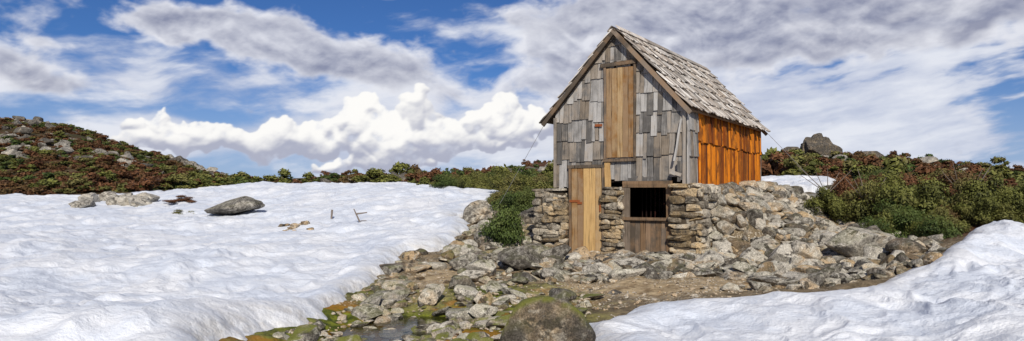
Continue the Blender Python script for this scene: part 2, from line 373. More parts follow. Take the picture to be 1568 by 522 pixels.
def scatter(acc,n,pxr,dr,size,sub=2,flat=.6,moss=0,maskf=None,pale=None,bury=.15,ochre=None):
    k=0
    px=rng.uniform(pxr[0],pxr[1],n*3); d=dr[0]*(dr[1]/dr[0])**rng.random(n*3)
    X=(px-784)/F*d; Y=d; Z,S=top_z(X,Y); lx,ly=to_local(X,Y); ip=inpath(X,Y)
    for i in range(n*3):
        if k>=n: break
        if S[i]>-.02: continue
        if -.45<lx[i]<3.15 and -.05<ly[i]<HL+.1: continue
        if maskf and random.random()<ip[i]*.93: continue
        s=size[0]*(size[1]/size[0])**(random.random()**1.5)
        sx=s*random.uniform(.75,1.5); sy=s*random.uniform(.75,1.3); sz=s*random.uniform(flat*.6,flat*1.3)
        put_rock(acc,(X[i],Y[i],Z[i]+sz*(.5-bury)),(sx,sy,sz),sub,ochre,moss,.35,pale); k+=1
random.seed(11)
rub=Acc()
scatter(rub,200,(560,900),(9.5,14.5),(.06,.26),3,.55,.3,True)
scatter(rub,290,(820,1180),(11.5,13.7),(.08,.30),3,.55,.15,True)
scatter(rub,120,(880,1130),(12.4,14.6),(.12,.30),3,.6)
scatter(rub,300,(1090,1440),(9.8,14),(.08,.30),3,.6,.1,True)
scatter(rub,150,(690,860),(13.5,19),(.12,.34),3,.65,.3)
scatter(rub,320,(430,900),(7.2,10.8),(.03,.12),3,.5,.3,True,.95,.2,.5)
scatter(rub,160,(430,900),(6.5,10.8),(.06,.19),3,.5,.8,True,.3,.2,.5)
scatter(rub,1200,(440,1200),(7,13),(.015,.05),2,.6,0,None,.9,.1,.7)
rub.obj('rubble_stones',M_rock,None,False)
mr=Acc()
for i in range(500):
    off=random.random()**1.1*2.7; v=random.uniform(.0,6.6); lx=3.1+off; ly=v+off*.18-.3*random.random()
    wx,wy=to_world(lx,ly); zz,_=top_z(np.array([wx]),np.array([wy]))
    s=.10*(3.4)**(random.random()**1.2); put_rock(mr,(wx,wy,float(zz[0])+s*.2),(s*random.uniform(.8,1.5),s*random.uniform(.8,1.3),s*random.uniform(.45,.85)),3,None,.1)
mr.obj('rock_pile',M_rock,None,False)
B=[(832,556,124,88,6.7,.8,.0),(1315,396,86,50,12.4,.2),(1352,414,62,42,11.9,.3),(1392,420,66,36,11.6,0),(1272,376,44,28,13.2,0,.95),(1205,418,58,44,12.6,0),(1130,443,66,26,11.4,0),
 (1182,446,60,30,11.2,0),(1252,438,56,30,11.3,0),(1305,434,46,32,11.2,0),(742,425,48,34,12.3,.3),(712,417,48,30,13.0,.2),(795,408,70,32,13.2,.1),(722,434,56,22,11.9,0),
 (690,347,30,19,20.5,.3),(738,348,48,36,19.5,0),(808,352,44,34,18.6,0),(600,422,62,20,12.8,0,.2),(354,329,92,24,23,.1,.3),(1118,500,34,15,7.6,0),(1172,500,32,17,7.5,.2),
 (960,420,64,30,12.6,0),(1000,440,46,26,11.6,0),(915,428,50,28,12.2,0),(1048,440,46,26,11.8,0),(850,405,44,30,13.6,0),(1410,400,60,36,12.4,.1),(1235,402,40,34,12.6,0),(1160,420,44,40,12.9,0),
 (460,522,60,22,7.2,.9),(520,535,80,26,6.9,.9),(900,495,50,14,8.6,.3),(940,458,34,12,10.2,0),(690,505,50,12,8.0,.9),(660,452,46,16,10.3,.2,.9),(735,475,44,14,9.4,.2,.9),
 (1090,415,46,30,12.7,0),(1340,380,46,34,13.2,0)]
random.seed(5)
for bb in B:
    px,pyb,w,h,d,moss=bb[:6]; pl=bb[6] if len(bb)>6 else random.uniform(.1,.9)
    X=(px-784)/F*d; sx=w*d/F/2*1.12; zc_b=EYE-(pyb-HZ)*d/F
    zt,_=top_z(np.array([X]),np.array([d]))
    zb=min(float(zt[0]),zc_b)-.02; ztop=EYE-(pyb-h-HZ)*d/F
    szz=max((ztop-zb)/2,.05)*1.15
    a=Acc(); V,Fc=random.choice(RV[4]); R=rotm(random.uniform(-.15,.15),random.uniform(-.2,.2),0); pre=rotm(0,0,random.uniform(0,6))
    W=(V@pre.T)*np.array([sx*1.15,max(sx*.8,szz),szz*1.15])@R.T+np.array([X,d,zb+szz*.9])
    a.add(W,Fc,np.tile([pl,random.uniform(0,.4),moss],(len(V),1)))
    a.obj('boulder',M_rock,None,True)
sa=Acc()
random.seed(3)
for i in range(26):
    px=random.gauss(452,14); d=random.uniform(18.3,20.6); X=(px-784)/F*d; zt,_=top_z(np.array([X]),np.array([d]))
    s=random.uniform(.05,.12); put_rock(sa,(X,d,float(zt[0])+s*.2),(s*1.3,s,s*.7),3,.9)
for (cx_,dd_,n_,sg) in [(185,28.5,7,14),(222,27.5,6,10),(138,29,4,9),(130,26,3,9),(205,30.5,5,14)]:
    for i in range(n_):
        px=random.gauss(cx_,sg); d=random.gauss(dd_,.8); X=(px-784)/F*d; zt,_=top_z(np.array([X]),np.array([d]))
        s=random.uniform(.12,.5); put_rock(sa,(X,d,float(zt[0])+s*.25),(s*1.4,s,s*.75),3,.3,0,.3,random.uniform(.4,1))
sa.obj('stones_on_snow',M_rock,None,False)

# ------------------------------------------------------------------ hut
hut=empty('wooden_hut'); hut.location=(HO[0],HO[1],0); hut.rotation_euler=(0,0,HA)
RX=1.43; RZ=4.68; SL=math.tan(math.radians(47.5))
def gz(x): return RZ-.06-abs(x-RX)*SL
random.seed(21)
fw=Acc()
rows=[1.45,2.0,2.42,2.86,3.28,3.70,4.08,4.40]
def front_seg(x0,x1,rws,minbot=None,w=(.07,.2)):
    for k,zb in enumerate(rws):
        x=x0
        while x<x1-.02:
            ww=min(random.uniform(*w),x1-x)
            if x1-(x+ww)<.05: ww=x1-x
            bot=zb+random.uniform(-.05,.05)
            if k==0 and minbot is not None: bot=minbot(x+ww/2)+random.uniform(-.02,.02)
            nxt=rws[k+1] if k+1<len(rws) else 9
            tl=min(nxt+.12,gz(x)); tr=min(nxt+.12,gz(x+ww))
            if min(tl,tr)-bot>.03:
                board(fw,(x+.003,-.0-random.uniform(0,.010),bot),(1,0,random.uniform(-.02,.02)),(random.uniform(-.012,.012),0,1),(0,-1,0),ww-.009,tl-bot,.016,tr-bot,.030 if k>0 else .014)
            elif max(tl,tr)-bot>.06:
                board(fw,(x+.003,0,bot),(1,0,0),(0,0,1),(0,-1,0),ww-.008,max(tl-bot,.005),.016,max(tr-bot,.005),.02)
            x+=ww
front_seg(0,1.19,rows,lambda x:1.45 if x<.37 else 1.90)
front_seg(1.87,2.9,[1.60]+[2.06,2.50,2.93,3.36,3.75,4.1])
front_seg(1.19,1.87,[4.06,4.36])
front_seg(1.19,1.87,[1.62,9])
fw.obj('gable_boards',M_grey,hut)
sw=Acc(); so=Acc()
def side(acc,y0,y1,rws,top,w):
    for k,zb in enumerate(rws):
        yv=y0
        while yv<y1-.02:
            ww=min(random.uniform(*w),y1-yv)
            nxt=rws[k+1]+.1 if k+1<len(rws) else top
            bot=zb+random.uniform(-.03,.03)
            board(acc,(HW+random.uniform(0,.014),yv+.004,bot),(0,1,0),(0,0,1),(1,0,0),ww-.014,nxt-bot,.018,None,.030 if k>0 else .01)
            yv+=ww
side(sw,0.0,.62,[1.5,2.05,2.55],3.08,(.08,.16))
side(so,.62,HL,[1.36,2.36],3.08,(.08,.16))
sw.obj('side_grey_boards',M_grey,hut); so.obj('side_orange_boards',M_orange,hut)
bs=Acc()
for k,zb in enumerate([1.4,2.3]):
    yv=0
    while yv<HL:
        board(bs,(0,yv+.14,zb),(0,-1,0),(0,0,1),(-1,0,0),.13,1.0 if k==0 else .75,.018,None,.02*k); yv+=.14
xv=0
while xv<HW:
    board(bs,(xv+.14,HL,1.3),(-1,0,0),(0,0,1),(0,1,0),.13,max(gz(xv+.14)-1.3,.1),.018,max(gz(xv)-1.3,.1)); xv+=.14
bs.obj('rear_and_left_boards',M_grey,hut)
cp=Acc()
board(cp,(2.86,-.05,1.5),(1,0,0),(0,0,1),(0,-1,0),.06,1.52,.03)
board(cp,(2.93,-.04,1.5),(0,1,0),(0,0,1),(1,0,0),.09,1.52,.025)
board(cp,(-.02,-.05,1.45),(1,0,0),(0,0,1),(0,-1,0),.06,1.5,.03)
cp.obj('corner_boards',M_grey,hut)
e=.012
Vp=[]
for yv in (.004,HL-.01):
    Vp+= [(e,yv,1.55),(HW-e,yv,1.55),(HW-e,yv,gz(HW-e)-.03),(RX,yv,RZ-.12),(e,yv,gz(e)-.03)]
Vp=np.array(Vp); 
new_mesh('dark_gap_backing',Vp,[np.array([[0,1,2,3,4],[9,8,7,6,5]]),np.array([[0,5,6,1],[1,6,7,2],[2,7,8,3],[3,8,9,4],[4,9,5,0]])],M_dark,False,hut)  # closes gaps behind the boards; its near-black colour stands in for shade
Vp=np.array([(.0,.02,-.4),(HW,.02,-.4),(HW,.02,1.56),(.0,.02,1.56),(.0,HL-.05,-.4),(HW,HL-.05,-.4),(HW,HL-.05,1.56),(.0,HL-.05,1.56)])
new_mesh('dark_room_shell',Vp,np.array([[4,5,6,7],[0,1,5,4],[1,2,6,5],[3,0,4,7]]),M_dark,False,hut)  # open-front box coloured near-black in place of a shaded room
ca,sa_=math.cos(math.radians(47.5)),math.sin(math.radians(47.5))
def roof_side(sgn,name,ext):
    a=Acc(); L=np.array([-sgn*ca,0,sa_]); N=np.array([sgn*sa_,0,ca]); 
    half=RX if sgn<0 else HW-RX
    slen=(half+ext)/ca
    ex=.34; nr=int(math.ceil(slen/ex))
    for k in range(nr+0):
        s0=slen-k*ex
        yv=-.14
        while yv<HL+.14:
            ww=random.uniform(.08,.17)
            lo=s0+random.uniform(-.04,.045) if k>0 else s0+random.uniform(-.07,.06)
            up=max(lo-ex*1.35,0.0)
            ln=lo-up
            if ln>.05:
                O=np.array([RX,yv,RZ])-L*lo+N*(.02)
                A=np.array([0,1.,0]); 
                board(a,O+N*random.uniform(0,.022),A,L,N,ww-.016,ln,.018,None,.045,.016)
            yv+=ww
    a.obj(name,M_roof,hut)
    d=Acc()
    O=np.array([RX,-.10,RZ])-L*(slen-.05)+N*(-.03)
    board(d,O,(0,1,0),L,N,HL+.2,slen-.05,.035,None,0,.0); d.obj(name+'_deck',M_brown,hut)
    g=Acc(); O=np.array([RX,-.17,RZ])-L*(slen+.02)+N*(-.075)
    board(g,O,(0,1,0),L,N,.035,slen+.03,.085,None,0,.004)
    O[1]=HL+.14; board(g,O,(0,1,0),L,N,.035,slen+.03,.085,None,0,.004)
    g.obj(name+'_bargeboard',M_brown,hut)
roof_side(1,'roof_right_shingles',.16)
roof_side(-1,'roof_left_shingles',.26)
rc=Acc(); 
for sgn in (1,-1):
    L=np.array([-sgn*ca,0,sa_]); N=np.array([sgn*sa_,0,ca]); yv=-.15
    while yv<HL+.12:
        ln=random.uniform(.9,1.6); ln=min(ln,HL+.15-yv)
        board(rc,np.array([RX,yv,RZ])-L*.13+N*.070+np.array([0,0,.01]),(0,1,0),L,N,ln-.01,.15,.018,None,0,.008); yv+=ln
rc.obj('ridge_cap',M_roof,hut)
ud=Acc(); x=1.225
for i in range(5):
    w=.612/5; board(ud,(x,-.028-random.uniform(0,.006),2.06),(1,0,0),(0,0,1),(0,-1,0),w-.008,1.84,.022); x+=w
ud.obj('loft_door',M_tan,hut)
fr=Acc()
board(fr,(1.175,-.045,2.0),(1,0,0),(0,0,1),(0,-1,0),.05,1.95,.035)
board(fr,(1.838,-.045,2.0),(1,0,0),(0,0,1),(0,-1,0),.045,1.95,.035)
board(fr,(1.10,-.05,3.93),(1,0,0.03),(0,0,1),(0,-1,0),.80,.075,.045)
board(fr,(1.17,-.05,1.975),(1,0,0),(0,0,1),(0,-1,0),.72,.06,.05)
fr.obj('loft_door_frame',M_brown,hut)
ld_=Acc(); x=.425
for i in range(5):
    w=.70/5; board(ld_,(x,-.05-random.uniform(0,.008),-.16+random.uniform(0,.03)),(1,0,0),(0,0,1),(0,-1,0),w-.009,2.02,.024); x+=w
ld_.obj('lower_door',M_tan,hut)
fr=Acc()
board(fr,(.36,-.04,-.1),(1,0,0),(0,0,1),(0,-1,0),.055,1.98,.05)
board(fr,(1.135,-.04,-.1),(1,0,0),(0,0,1),(0,-1,0),.05,1.98,.05)
board(fr,(.33,-.045,1.86),(1,0,0),(0,0,1),(0,-1,0),.86,.06,.05)
board(fr,(.23,-.06,-.1),(1,0,.1),(.03,0,1),(0,-1,0),.07,1.2,.03)
fr.obj('lower_door_frame',M_brown,hut)
pb=Acc(); board(pb,(1.20,-.055,1.42),(1,0,0),(-.03,0,1),(0,-1,0),.13,.6,.02); pb.obj('patch_board',M_tan,hut)
wf=Acc()
board(wf,(1.60,-.06,1.44),(1,0,0),(0,0,1),(0,-1,0),1.05,.13,.04)
board(wf,(1.60,-.07,.78),(1,0,0),(0,0,1),(0,-1,0),1.05,.06,.06)
board(wf,(1.60,-.06,-.12),(1,0,0),(0,0,1),(0,-1,0),.16,1.56,.03)
board(wf,(2.53,-.06,-.12),(1,0,0),(0,0,1),(0,-1,0),.11,1.56,.03)
x=1.76
for i in range(7):
    w=.77/7; board(wf,(x,-.045,-.12),(1,0,0),(0,0,1),(0,-1,0),w-.007,.90,.02); x+=w
wf.obj('window_frame_and_panel',M_brown,hut)
wf=Acc(); board(wf,(1.62,-.01,1.50),(1,0,0),(0,0,1),(0,-1,0),1.0,.18,.02); wf.obj('window_head_board',M_grey,hut)
wb=Acc(); x=1.80
for i in range(8):
    board(wb,(x,.45,.5),(1,0,0),(0,0,1),(0,-1,0),.022,1.,.02); x+=.095
wbm=wood_mat('dark_red_bars',(.015,.006,.004),(.04,.012,.008)); wb.obj('window_bars',wbm,hut)
def box(name,c,s,mat,rot=(0,0,0),bev=.004):
    bm=bmesh.new(); bmesh.ops.create_cube(bm,size=1); bmesh.ops.scale(bm,vec=s,verts=bm.verts)
    bmesh.ops.bevel(bm,geom=bm.edges[:],offset=bev,segments=1)
    me=bpy.data.meshes.new(name); bm.to_mesh(me); bm.free(); me.materials.append(mat); o=bpy.data.objects.new(name,me); scene.collection.objects.link(o); o.location=c; o.rotation_euler=rot; o.parent=hut; return o
box('hinge_strap',(.50,-.09,1.16),(.24,.012,.05),M_rust); box('hinge_strap_lower',(.62,-.088,1.12),(.10,.012,.05),M_rust)
box('hasp',(1.05,-.07,2.74),(.17,.012,.05),M_rust); box('door_latch',(1.10,-.10,1.02),(.03,.012,.14),M_rust)
lp=Acc(); board(lp,(2.71,-.16,1.95),(1,0,0),(.14,.1,1),(0,-1,0),.035,.82,.035); lp.obj('leaning_pole',M_grey,hut)
lp=Acc(); board(lp,(2.63,-.12,1.72),(1,0,-.35),(.35,0,1),(0,-1,0),.22,.06,.05); board(lp,(2.78,-.10,1.55),(1,0,0),(0,0,1),(0,-1,0),.05,.4,.05); lp.obj('bracket',M_grey,hut)
random.seed(31)
def drystone(acc,x0,x1,yc,dep,z0,z1,axis=0,oc=(.3,.9),wr=(.16,.40),hr=(.06,.14)):
    z=z0
    while z<z1:
        h=min(random.uniform(*hr),max(z1-z,.05)); x=x0-random.uniform(0,.08)
        while x<x1-.03:
            w=random.uniform(*wr); 
            if x+w>x1: w=max(x1-x+random.uniform(-.02,.06),.1)
            V,Fc=random.choice(BX); R=rotm(random.uniform(-.05,.05),random.uniform(-.06,.06),random.uniform(-.10,.10)+random.choice([0,math.pi]))
            W=(V*np.array([w*.56,dep*.5*random.uniform(.85,1.1),h*.60]))@R.T
            if axis==1: W=W@rotm(0,0,math.pi/2).T
            c=np.array([x+w/2,yc+random.uniform(-.03,.03),z+h/2+random.uniform(-.01,.01)]) if axis==0 else np.array([yc+random.uniform(-.03,.03),x+w/2,z+h/2+random.uniform(-.015,.015)])
            acc.add(W+c,Fc,np.tile([random.random(),random.uniform(*oc)*.6,0],(len(V),1))); x+=w
        z+=h
def core(name,x0,x1,y0,y1,z0,z1):
    box(name,((x0+x1)/2,(y0+y1)/2,(z0+z1)/2),(x1-x0,y1-y0,z1-z0),M_mort)
st=Acc()
drystone(st,-.50,.24,.08,.40,-.3,1.42,0,(.2,.8),(.2,.45),(.09,.17)); drystone(st,-.2,.30,-.02,.3,-.3,1.2,0,(.2,.9),(.2,.45),(.08,.16))
drystone(st,1.17,1.60,.02,.32,-.3,1.45,0,(.4,1.),(.2,.45),(.08,.15))
drystone(st,2.66,3.22,.0,.45,-.3,1.50,0,(.4,1.),(.25,.6),(.09,.18))
drystone(st,-.1,1.9,3.12,.42,-.1,1.48,1,(0,.5),(.2,.5),(.12,.22))
drystone(st,1.7,HL,3.05,.38,.4,1.42,1,(0,.5),(.2,.5),(.12,.22))
drystone(st,.1,HL,-.33,.38,-.2,1.40,1,(0,.5))
drystone(st,0,HW,HL,.38,-.2,1.35,0,(0,.4))
st.obj('stone_foundation',M_stone,hut,False)
core('wall_core_a',-.42,.2,-.06,.2,-.3,1.35); core('wall_core_b',1.2,1.56,-.08,.14,-.3,1.4); core('wall_core_c',2.72,3.15,-.16,.16,-.3,1.4)
core('wall_core_d',3.0,3.24,.1,HL,-.3,1.36); core('wall_core_e',-.45,-.22,.2,HL,-.3,1.3)
def wire(name,p,q,r=.005):
    p=Vector(p);q=Vector(q); bm=bmesh.new(); bmesh.ops.create_cone(bm,segments=6,radius1=r,radius2=r,depth=(q-p).length,cap_ends=True)
    me=bpy.data.meshes.new(name); bm.to_mesh(me); bm.free(); me.materials.append(M_cable); o=bpy.data.objects.new(name,me); scene.collection.objects.link(o)
    o.location=(p+q)/2; o.rotation_euler=(q-p).to_track_quat('Z','Y').to_euler(); o.parent=hut
wire('guy_wire_a',(-.22,.0,2.95),(-1.6,-.0,.9)); wire('guy_wire_b',(3.05,HL,2.95),(4.6,HL+.2,1.2))

# ------------------------------------------------------------------ shrubs
def shrub_mesh(name,seed,mat,nl=9000,leaf=.036,lobes=22,squash=1.,spread=.66,lr=(.13,.27)):
    rr=np.random.default_rng(seed)
    C=[];
    for i in range(lobes):
        a=rr.uniform(0,6.28); q=rr.random()**.6*spread; C.append((q*math.cos(a),q*math.sin(a),rr.uniform(.15,.85)*(1-.6*(q/spread)**2)*squash, rr.uniform(*lr)))
    C=np.array(C); w=C[:,3]**2; idx=rr.choice(lobes,nl,p=w/w.sum())
    D=rr.normal(size=(nl,3)); D[:,2]=np.where(rr.random(nl)<.5,np.abs(D[:,2]),D[:,2]); D/=np.linalg.norm(D,axis=1,keepdims=True)
    rad=C[idx,3]*(1-.5*rr.random(nl)**1.6)*(1+.25*np.sin(D[:,0]*9+idx)*np.sin(D[:,1]*8+idx*2))
    ctr=C[idx,:3]+D*rad[:,None]*np.array([1,1,.85])
    spike=rr.random(nl)<.10; ctr[spike]+=D[spike]*rr.uniform(.0,.09,(spike.sum(),1)); ctr[spike,2]+=rr.uniform(0,.05,spike.sum())
    ctr[:,2]=np.abs(ctr[:,2]+.05)
    nrm=D+rr.normal(size=(nl,3))*.5; nrm/=np.linalg.norm(nrm,axis=1,keepdims=True)
    t=np.cross(nrm,rr.normal(size=(nl,3))); t/=np.linalg.norm(t,axis=1,keepdims=True)+1e-9; bt=np.cross(nrm,t)
    s=leaf*rr.uniform(.5,1.25,nl)[:,None]
    V=np.stack([ctr-t*s*.9,ctr-bt*s*.42,ctr+t*s*.9,ctr+bt*s*.42],1).reshape(-1,3)
    Fc=np.arange(nl*4).reshape(nl,4)
    lob=rr.random(lobes)
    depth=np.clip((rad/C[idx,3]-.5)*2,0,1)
    B=np.stack([np.clip(rr.random(nl)*.35+.6*depth*(D[:,2]*.5+.5)+.3*(lob[idx]-.3),0,1),lob[idx],rr.random(nl)],1)  # leaf tone darkened inside and beneath lobes: shade put into the colour
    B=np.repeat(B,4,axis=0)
    return new_mesh(name,V,Fc,mat,False,None,{'bco':B},link=False)
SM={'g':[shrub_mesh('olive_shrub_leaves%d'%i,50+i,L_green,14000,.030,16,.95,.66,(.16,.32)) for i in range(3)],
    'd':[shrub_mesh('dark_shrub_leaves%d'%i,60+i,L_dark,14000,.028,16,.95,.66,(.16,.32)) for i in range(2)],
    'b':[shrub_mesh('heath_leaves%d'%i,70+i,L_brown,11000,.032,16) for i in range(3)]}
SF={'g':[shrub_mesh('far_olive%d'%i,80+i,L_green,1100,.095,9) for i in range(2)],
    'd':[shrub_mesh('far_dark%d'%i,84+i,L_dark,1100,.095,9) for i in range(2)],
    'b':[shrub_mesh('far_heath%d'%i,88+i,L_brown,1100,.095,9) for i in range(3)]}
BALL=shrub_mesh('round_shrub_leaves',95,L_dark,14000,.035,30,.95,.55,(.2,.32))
def inst(me,x,y,z,r,h,par,name):
    o=bpy.data.objects.new(name,me); scene.collection.objects.link(o); o.location=(x,y,z); o.scale=(r*random.uniform(.85,1.15),r*random.uniform(.85,1.15),h)
    o.rotation_euler=(random.uniform(-.12,.12),random.uniform(-.12,.12),random.uniform(0,6.28)); o.parent=par
random.seed(41)
def patch(parname,n,pxr,dr,rr_,kinds,far=False,test=None,hk=(.7,1.1),sink=.1):
    par=empty(parname); px=rng.uniform(pxr[0],pxr[1],n); d=np.sqrt(rng.uniform(dr[0]**2,dr[1]**2,n)) if not far else rng.uniform(dr[0],dr[1],n)
    X=(px-784)/F*d; Y=d; Z,S=top_z(X,Y); lx,ly=to_local(X,Y)
    cl=fbm(X*.12,Y*.12,3,71)
    for i in range(n):
        if S[i]>.15: continue
        if -1.2<lx[i]<3.6 and -1<ly[i]<HL+.6: continue
        if test and not test(px[i],d[i],X[i],Y[i],cl[i]): continue
        k=random.choice(kinds(cl[i])); r=random.uniform(*rr_)
        me=random.choice((SF if far else SM)[k]); inst(me,X[i],Y[i],Z[i]-r*sink,r,r*random.uniform(*hk),par,'shrub')
def single(name,me,px,pyb,w,h,d,par=None):
    X=(px-784)/F*d; Z,_=top_z(np.array([X]),np.array([d])); r=w*d/F/2
    o=bpy.data.objects.new(name,me); scene.collection.objects.link(o); zb=EYE-(pyb-HZ)*d/F
    ztop=EYE-(pyb-h-HZ)*d/F; zb=min(zb,float(Z[0])); o.location=(X,d,zb-.05); o.scale=(r*1.15,r*1.15,(ztop-zb)/.95); o.parent=par; o.rotation_euler[2]=random.uniform(0,6.28)
single('green_shrub',BALL,768,376,90,72,15.6)
single('green_shrub',BALL,812,316,60,36,21.0)
single('green_shrub',SM['g'][0],283,332,50,14,24)
single('green_shrub',SM['b'][0],272,310,60,14,27)
patch('tea_tree_scrub',85,(600,850),(21.5,33),(.8,1.35),lambda c:['g','g','g','d'],False,lambda px,d,X,Y,c:px>620+ (33-d)*3,(.65,1.0))
patch('bush_thicket',40,(1270,1660),(13.2,18),(.5,.9),lambda c:['g','g','g','b','d'],False,lambda px,d,X,Y,c:px>1260+max(0,15.2-d)*55 and not(px>1450 and d<13.8),(.8,1.2))
th=empty('large_bush')
for (px,pyb,w,h,d,k) in [(1335,345,120,75,16.,'g'),(1300,318,90,50,18,'b'),(1400,355,150,88,15.0,'g'),(1455,352,130,84,15.2,'g'),(1375,385,110,66,13.6,'g'),(1435,395,100,74,13.2,'d'),(1515,345,130,78,15,'g'),(1560,340,120,60,15.2,'g'),(1620,340,140,80,15,'g'),(1260,330,90,46,16.5,'g'),(1350,310,140,48,19,'g'),(1475,302,160,40,20,'b'),(1420,300,120,44,21,'g'),(1225,318,40,26,19,'b')]:
    single('shrub',random.choice(SM[k]),px,pyb,w,h,d,th)
patch('bush_thicket_rear',60,(1215,1700),(18.5,26),(.6,1.05),lambda c:['g','b','b','d'],False,lambda px,d,X,Y,c:px>1290,(.8,1.2))
patch('heath_scrub',420,(1160,1750),(29.5,100),(.9,1.9),lambda c:['b','b','g','d'] if c>0 else ['g','d','b'],True,None,(.5,.95),.15)
patch('heath_scrub_ridge',340,(380,870),(33,115),(.8,1.7),lambda c:['b','g','g'] if c>0 else ['g','d','b'],True,lambda px,d,X,Y,c:d>43 or px>600,(.5,1.0),.15)
patch('hill_scrub',1500,(-120,400),(38,125),(.6,1.7),lambda c:['b','b','b','b','g'] if c>-.08 else ['g','b','d'],True,None,(.35,.7),.15)
hr=Acc()
def far_rocks(n,pxr,dr,sz,thr):
    px=rng.uniform(*pxr,n); d=rng.uniform(*dr,n); X=(px-784)/F*d; Y=d; Z,S=top_z(X,Y); cl=fbm(X*.09,Y*.09,4,77)
    for i in range(n):
        if S[i]>-.3 or cl[i]<thr: continue
        lx,ly=to_local(X[i],Y[i])
        if -1<lx<4 and -1<ly<7: continue
        s=random.uniform(*sz)*(d[i]/80)**.5; put_rock(hr,(X[i],Y[i],Z[i]+s*.3),(s*1.5,s,s*.8),3,.3,0.,.25,random.uniform(.0,.6))
far_rocks(600,(-120,400),(60,125),(.25,.85),.10)
far_rocks(90,(400,860),(38,110),(.4,1.0),.14)
far_rocks(150,(1170,1700),(30,105),(.4,1.1),.14)
hr.obj('hillside_rocks',M_rock,None,False)
random.seed(9)
tor=Acc()
for (px,py,w,h) in [(1252,214,24,16),(1242,222,24,18),(1262,223,26,20),(1252,234,56,26),(1234,233,26,18),(1274,237,30,18),(1212,231,30,14),(1330,237,36,12),(1296,241,26,12)]:
    d=92; V,Fc=random.choice(RV[4]); V=V@rotm(random.random()*6,0,random.random()*6).T; W=V*np.array([w*d/F/2*1.4,w*d/F/2,h*d/F/2*1.7])+np.array([(px-784)/F*d,d,EYE+(HZ-py)*d/F])
    tor.add(W,Fc,np.tile([.0,.3,0],(len(V),1)))
tor.obj('rock_tor',M_rock,None,False)
def stick(name,pts,r0,r1,mat=M_twig):
    par=empty(name)
    for k,(p,q) in enumerate(pts):
        p=Vector(p);q=Vector(q); bm=bmesh.new(); bmesh.ops.create_cone(bm,segments=7,radius1=r0,radius2=r1,depth=(q-p).length,cap_ends=True)
        me=bpy.data.meshes.new(name+'_part'); bm.to_mesh(me); bm.free(); me.materials.append(mat); o=bpy.data.objects.new('limb_%d'%k,me); scene.collection.objects.link(o)
        o.location=(p+q)/2; o.rotation_euler=(q-p).to_track_quat('Z','Y').to_euler(); o.parent=par
def onsnow(px,d):
    X=(px-784)/F*d; zt,_=top_z(np.array([X]),np.array([d])); return X,d,float(zt[0])
sx_,sy_,sz_=onsnow(507,20.5)
stick('wooden_stake',[((sx_,sy_,sz_-.1),(sx_+.03,sy_,sz_+.26))],.025,.03)
sx_,sy_,sz_=onsnow(553,19.5)
stick('dead_branch',[((sx_,sy_,sz_-.08),(sx_-.2,sy_,sz_+.36)),((sx_-.13,sy_,sz_+.22),(sx_+.16,sy_,sz_+.26)),((sx_,sy_,sz_+.02),(sx_+.18,sy_-.2,sz_+.04))],.026,.014)
random.seed(15)
tw=[]
for (px,d) in [(1262,17.5),(1480,15.5),(1330,16)]:
    X,Y,Z=onsnow(px,d)
    for k in range(6):
        tw.append(((X+random.uniform(-.1,.1),Y,Z+.5),(X+random.uniform(-.6,.6),Y+random.uniform(-.3,.3),Z+random.uniform(.95,1.35))))
stick('dead_twigs',tw,.012,.005)

# ------------------------------------------------------------------ sky clouds (vertex-coloured shell far beyond the hills)
azd_=np.linspace(-.715,.715,1250)
azc_=np.concatenate([np.linspace(-1.6,-.72,90),azd_,np.linspace(.72,1.6,90)])
ec=np.concatenate([np.linspace(-.05,.33,460),np.linspace(.335,1.2,110)])
A_,E_=np.meshgrid(azc_,ec,indexing='ij'); shp=A_.shape; U=(A_*11).ravel(); Wv=(E_*11).ravel()
def c2(px,py):
    az=math.atan((px-784)/F); return az*11,(300-py)/100*math.cos(az)
def field(u,w,lst):
    t=np.zeros_like(u)
    for (px,py,sx,sy,amp) in lst:
        a,b_=c2(px,py); t+=amp*np.exp(-((u-a)*100/sx)**2-((w-b_)*100/sy)**2)
    return t
def wrp(u,w,sc,am,s,o=4): return u+fbm(u*sc,w*sc,o,s)*am, w+fbm(u*sc+7.7,w*sc+3.1,o,s+50)*am
def mixc(c1,c2_,t): t=np.clip(t,0,1)[:,None]; return np.array(c1)[None,:]*(1-t)+np.array(c2_)[None,:]*t
grey=[(440,58,190,38,1.2),(560,100,105,28,1.0),(300,40,80,24,.9),(240,45,36,14,.55),(880,25,150,50,1.15),(1100,30,200,50,1.1),(1350,15,300,46,1.05),(860,95,75,45,.75),(900,150,60,50,.6),(670,140,90,38,.65),(110,112,110,14,.5),(20,100,90,22,.45),(1540,30,160,36,.7),(90,58,50,9,.4),(1200,70,180,30,.45)]
veil=[(150,100,280,36,.85),(330,150,260,30,.8),(180,205,150,14,.4),(620,60,90,50,.25),(1300,110,330,90,.95),(1150,170,200,90,.95),(1450,200,250,60,.8),(620,235,500,40,.6),(1500,260,300,40,.6),(80,235,200,30,.45),(930,140,200,100,.95),(1020,240,200,40,.6)]
outside=np.clip(sstep(7.4,9.5,np.abs(U))+sstep(3.3,4.3,Wv),0,1)
gen=outside*(.55+fbm(U*.3,Wv*.5,3,201)*1.4)
Cc=np.zeros((len(U),3)); Al=np.zeros(len(U))
def over(c,a):
    global Cc,Al
    a=np.clip(a,0,1); na=a+Al*(1-a)
    Cc=(c*a[:,None]+Cc*(Al*(1-a))[:,None])/np.maximum(na,1e-5)[:,None]; Al=na
hz=.85*(1-sstep(-.5,2.1,Wv)); over(mixc((.40,.49,.70),(.40,.49,.70),hz*0),hz)
u1,w1=wrp(U,Wv,.6,.5,210); fv=field(u1,w1,veil)+gen*.7
u2,w2=wrp(U,Wv,1.2,.10,220)
nv=fbm(u2*.6,w2*1.5,8,230,.55)
ur=u2*.9+w2*.8; wr=w2*3.6-u2*.6
